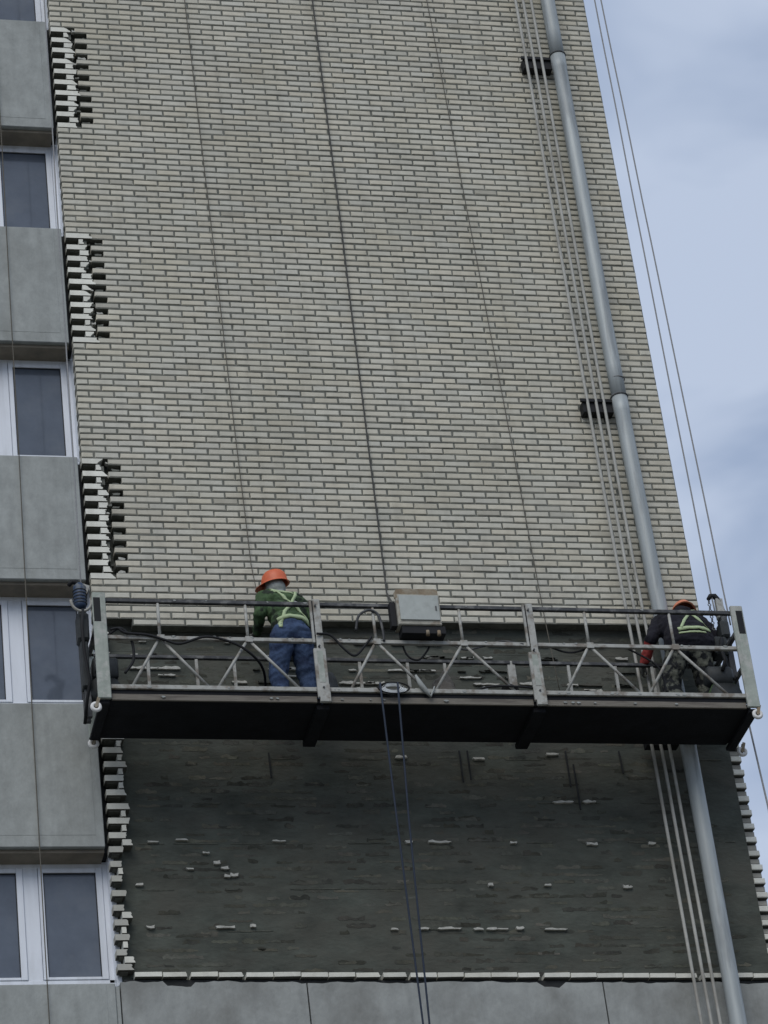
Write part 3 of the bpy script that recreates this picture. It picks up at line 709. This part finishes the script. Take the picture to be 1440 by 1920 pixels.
def person(name, loc, bones, mats, label, seed, turn=0.0):
    bm = bmesh.new()
    for a, b_, r0, r1, tg in bones: capsule(bm, a, b_, r0, r1)
    me = bpy.data.meshes.new('tmp'); bm.to_mesh(me); bm.free()
    o = link('tmp', me)
    md = o.modifiers.new('r', 'REMESH'); md.mode = 'VOXEL'; md.voxel_size = 0.0085
    sm_ = o.modifiers.new('s', 'SMOOTH'); sm_.iterations = 3; sm_.factor = .5
    dg = bpy.context.evaluated_depsgraph_get()
    me2 = bpy.data.meshes.new_from_object(o.evaluated_get(dg))
    bpy.data.objects.remove(o); me2.name = name
    B = [(Vector(a), Vector(b_), r0, r1, tg) for a, b_, r0, r1, tg in bones]
    names = list(mats.keys())
    me2.materials.clear()
    for k in names: me2.materials.append(MATS[mats[k]])
    A0 = np.array([q[0] for q in B]); A1 = np.array([q[1] for q in B]); R0 = np.array([q[2] for q in B]); R1 = np.array([q[3] for q in B])
    kind = np.array([names.index(q[4]) for q in B]); D = A1-A0; DD = np.maximum((D*D).sum(1), 1e-9)
    def nearest(pts):
        t = np.clip(((pts[:, None, :]-A0)*D).sum(2)/DD, 0, 1)
        d = np.linalg.norm(pts[:, None, :]-(A0+t[..., None]*D), axis=2) - (R0+(R1-R0)*t)
        return kind[d.argmin(1)]
    nv = len(me2.vertices); co = np.empty(nv*3); me2.vertices.foreach_get('co', co); kv = nearest(co.reshape(-1, 3))
    cloth = {names.index(k) for k in ('jacket', 'trousers', 'sleeve') if k in names}
    normals = [v.normal.copy() for v in me2.vertices]
    for i, v in enumerate(me2.vertices):                      # cloth folds
        if kv[i] in cloth:
            p = v.co
            f = .013*noise.noise(Vector((p.x*9, p.y*9, p.z*16))+Vector((seed, 0, 0))) + .007*noise.noise(p*28)
            v.co = p + normals[i]*f
    nf = len(me2.polygons); ce = np.empty(nf*3); me2.polygons.foreach_get('center', ce)
    me2.polygons.foreach_set('material_index', nearest(ce.reshape(-1, 3)).astype(np.int32))
    me2.polygons.foreach_set('use_smooth', np.ones(nf, dtype=bool)); me2.update()
    ob = link(name, me2, None, loc)
    ob.scale = (.95, 1, 1.01); ob.rotation_euler = (0, 0, turn); tag(ob, label, 'person', 'workers on the platform')
    return ob, BVHTree.FromPolygons([v.co.copy() for v in me2.vertices], [tuple(f.vertices) for f in me2.polygons])
def strap(ob, bvh, pts, w, m, name='harness_strap', direction=(0, 1, 0)):
    """flat webbing laid on the body, cast from behind"""
    d = Vector(direction).normalized(); P3 = [Vector(p) for p in pts]; path = []
    for a, b_ in zip(P3, P3[1:]):
        k = max(2, int((b_-a).length/.02)); path += [a+(b_-a)*i/k for i in range(k)]
    path.append(P3[-1]); vs = []; fs = []
    for i, p in enumerate(path):
        t = (path[min(i+1, len(path)-1)]-path[max(i-1, 0)]).normalized(); s = t.cross(d).normalized()
        for e in (-1, 1):
            q = p + s*e*w/2; hit = bvh.ray_cast(q - d*1.0, d)
            h = hit[0] if hit[0] is not None else (bvh.find_nearest(q)[0])
            vs += [h - d*.010, h + d*.004]
    n = len(path)
    for i in range(n-1):
        a = i*4; c = a+4
        fs += [(a, a+2, c+2, c), (a+1, c+1, c+3, a+3), (a, c, c+1, a+1), (a+2, a+3, c+3, c+2)]
    fs += [(0, 1, 3, 2), ((n-1)*4, (n-1)*4+2, (n-1)*4+3, (n-1)*4+1)]
    q = MB(); q.add(vs, fs); return q.build(name, m, ob, True)
def helmet(ob, c, tilt, m, face=(0, 1, 0)):
    """hard hat: dome with ridge, rim all round, longer peak towards face"""
    fv = Vector(face).normalized(); upv = Vector(tilt).normalized(); fv = (fv-upv*fv.dot(upv)).normalized(); rv = fv.cross(upv)
    c = Vector(c); vs = []; fs = []; n = 28
    prof = [(.0, .142), (.04, .139), (.078, .122), (.104, .090), (.117, .05), (.122, .012), (.124, .0), (.138, -.012), (.139, -.017), (.121, -.010)]
    for r, h in prof:
        for k in range(n):
            t = 2*math.pi*k/n; x, y = math.sin(t)*r, math.cos(t)*r*1.13
            ridge = .008*math.exp(-(x/.018)**2) if h > .03 else 0
            pk = 0; dz = 0
            if h < -.005 and y > 0: pk = .055*max(0, math.cos(t))**2; dz = -.012*max(0, math.cos(t))**2
            vs.append(c + rv*x + fv*(y+pk) + upv*(h+ridge+dz))
    for i in range(len(prof)-1):
        for k in range(n): fs.append((i*n+k, i*n+(k+1) % n, (i+1)*n+(k+1) % n, (i+1)*n+k))
    q = MB(); q.add(vs, fs); return q.build('hard_hat', m, ob, True)

# worker 1: back to us, leaning a little towards the wall, head turned left and down
B1 = []
def J(a, b_, r0, r1, tg, L=B1): L.append((Vector(a), Vector(b_), r0, r1, tg))
deckz = lambda x, yv: OZ + .046 - (x-OX)*math.sin(rad(.46))
w1 = (1.79, -.56)
for s, fx in ((-1, -.175), (1, .165)):
    J((fx, -.10, .055), (fx*1.08, .12, .045), .052, .042, 'boot')
    J((fx, -.07, .10), (fx*.98, .01, .47), .082, .096, 'trousers')
    J((fx*.98, .01, .47), (fx*.60, -.05, .86), .098, .128, 'trousers')
J((-.08, -.055, .88), (.08, -.055, .88), .135, .135, 'trousers')
J((-.05, -.04, .97), (.05, -.04, .97), .125, .125, 'trousers')
J((-.06, -.02, 1.03), (.07, -.02, 1.03), .135, .135, 'jacket')
J((-.06, .03, 1.17), (.09, .03, 1.17), .140, .140, 'jacket')
J((-.10, .08, 1.32), (.13, .08, 1.32), .115, .115, 'jacket')
J((-.14, .11, 1.39), (.17, .10, 1.39), .075, .075, 'jacket')
J((.015, .12, 1.42), (.0, .155, 1.48), .070, .062, 'hood')
J((-.005, .16, 1.535), (-.015, .175, 1.60), .100, .092, 'hood')
J((-.06, .25, 1.52), (-.055, .24, 1.57), .050, .045, 'skin')
J((-.095, .285, 1.535), (-.085, .28, 1.55), .016, .013, 'skin')
J((-.19, .11, 1.37), (-.27, .06, 1.16), .078, .066, 'jacket')      # left arm
J((-.27, .06, 1.16), (-.215, .26, 1.08), .064, .050, 'jacket')
hand(B1, (-.212, .27, 1.08), (.15, .95, .1), (0, .2, 1), 1)
J((.21, .10, 1.37), (.30, .03, 1.17), .080, .068, 'jacket')        # right arm
J((.30, .03, 1.17), (.25, .25, 1.14), .064, .050, 'jacket')
hand(B1, (.247, .262, 1.14), (-.1, .95, .15), (-.2, .1, 1), -1)
p1, bv1 = person('person', (w1[0], w1[1], deckz(*w1)), B1,
    {'jacket': 'jacket_green', 'trousers': 'jeans', 'boot': 'boot', 'hood': 'hood_grey', 'skin': 'skin', 'glove': 'glove'},
    'person in orange hard hat, green jacket and blue jeans standing back to us', 3, rad(14))
helmet(p1, (-.012, .168, 1.595), (-.10, -.06, 1), 'orange', (-.75, .62, 0))
strap(p1, bv1, [(-.125, -.05, 1.46), (-.06, -.05, 1.36), (.02, -.05, 1.22), (.12, -.05, 1.10), (.17, -.05, .99)], .032, 'strap')
strap(p1, bv1, [(.15, -.05, 1.45), (.08, -.05, 1.33), (.0, -.05, 1.20), (-.09, -.05, 1.11), (-.155, -.05, .96), (-.17, -.05, .90)], .032, 'strap')
strap(p1, bv1, [(-.17, -.05, 1.01), (-.05, -.05, 1.045), (.08, -.05, 1.045), (.19, -.05, 1.0)], .040, 'strap', 'harness_belt')
strap(p1, bv1, [(-.13, -.05, 1.40), (-.02, -.05, 1.43), (.10, -.05, 1.41)], .055, 'strap', 'collar_band')
strap(p1, bv1, [(.06, -.05, 1.27), (.14, -.05, 1.22)], .055, 'hood_grey', 'back_pad')

# worker 2: bent forward and to the right by the hoist, head down, back to us
B2 = []
K = lambda a, b_, r0, r1, tg: J(a, b_, r0, r1, tg, B2)
w2 = (5.765, -.56)
for s, fx in ((-1, -.19), (1, .19)):
    K((fx, -.10, .055), (fx*1.1, .12, .045), .052, .042, 'boot')
    K((fx, -.07, .10), (fx*1.05, .05, .46), .088, .102, 'trousers')
    K((fx*1.05, .05, .46), (fx*.55+.03, -.05, .84), .104, .135, 'trousers')
K((-.06, -.05, .83), (.14, -.05, .83), .130, .130, 'trousers')
K((-.07, -.05, .875), (.17, -.05, .875), .158, .158, 'jacket')
K((-.06, -.045, .935), (.16, -.045, .935), .150, .150, 'jacket')
K((-.05, -.03, .99), (.15, -.03, .99), .140, .140, 'jacket')
K((-.06, .06, 1.11), (.18, .06, 1.11), .150, .150, 'jacket')
K((-.07, .15, 1.22), (.21, .15, 1.22), .140, .140, 'jacket')
K((-.08, .21, 1.29), (.25, .21, 1.28), .095, .095, 'jacket')
K((.13, .22, 1.32), (.17, .27, 1.39), .085, .080, 'jacket')
K((.165, .27, 1.40), (.175, .33, 1.41), .105, .098, 'jacket')      # hood pulled up
K((.18, .40, 1.385), (.18, .41, 1.40), .062, .06, 'skin')
K((.185, .465, 1.375), (.185, .468, 1.385), .016, .014, 'skin')
K((-.14, .20, 1.26), (-.29, .12, 1.02), .085, .070, 'jacket')      # left arm down to the wall
K((-.29, .12, 1.02), (-.34, .30, .86), .066, .050, 'sleeve')
hand(B2, (-.342, .305, .855), (-.1, .8, -.5), (.9, .3, 0), 1)
K((.31, .20, 1.25), (.42, .10, 1.02), .088, .074, 'jacket')        # right arm to the hoist
K((.42, .10, 1.02), (.43, .28, .92), .068, .052, 'jacket')
hand(B2, (.43, .29, .92), (.05, .95, -.2), (-.9, 0, 0), -1)
p2, bv2 = person('person', (w2[0], w2[1], deckz(*w2)), B2,
    {'jacket': 'jacket_navy', 'trousers': 'camo', 'boot': 'boot', 'skin': 'skin', 'glove': 'glove', 'sleeve': 'strap_red'},
    'person in black jacket and camouflage trousers bending forward beside the right hoist', 9)
helmet(p2, (.205, .33, 1.447), (.14, .60, 1), 'orange_pale', (0, 1, 0))
strap(p2, bv2, [(.06, -.2, 1.41), (.09, -.2, 1.33), (.12, -.2, 1.22), (.2, -.2, 1.12), (.27, -.2, 1.01)], .032, 'strap')
strap(p2, bv2, [(.22, -.2, 1.35), (.12, -.2, 1.24), (.02, -.2, 1.12), (-.06, -.2, .99)], .030, 'strap')
strap(p2, bv2, [(-.10, -.2, .965), (.0, -.2, .985), (.12, -.2, .985), (.27, -.2, .97)], .042, 'strap', 'harness_belt')
strap(p2, bv2, [(-.10, -.2, .915), (.02, -.2, .93), (.2, -.2, .925)], .022, 'strap', 'harness_belt')
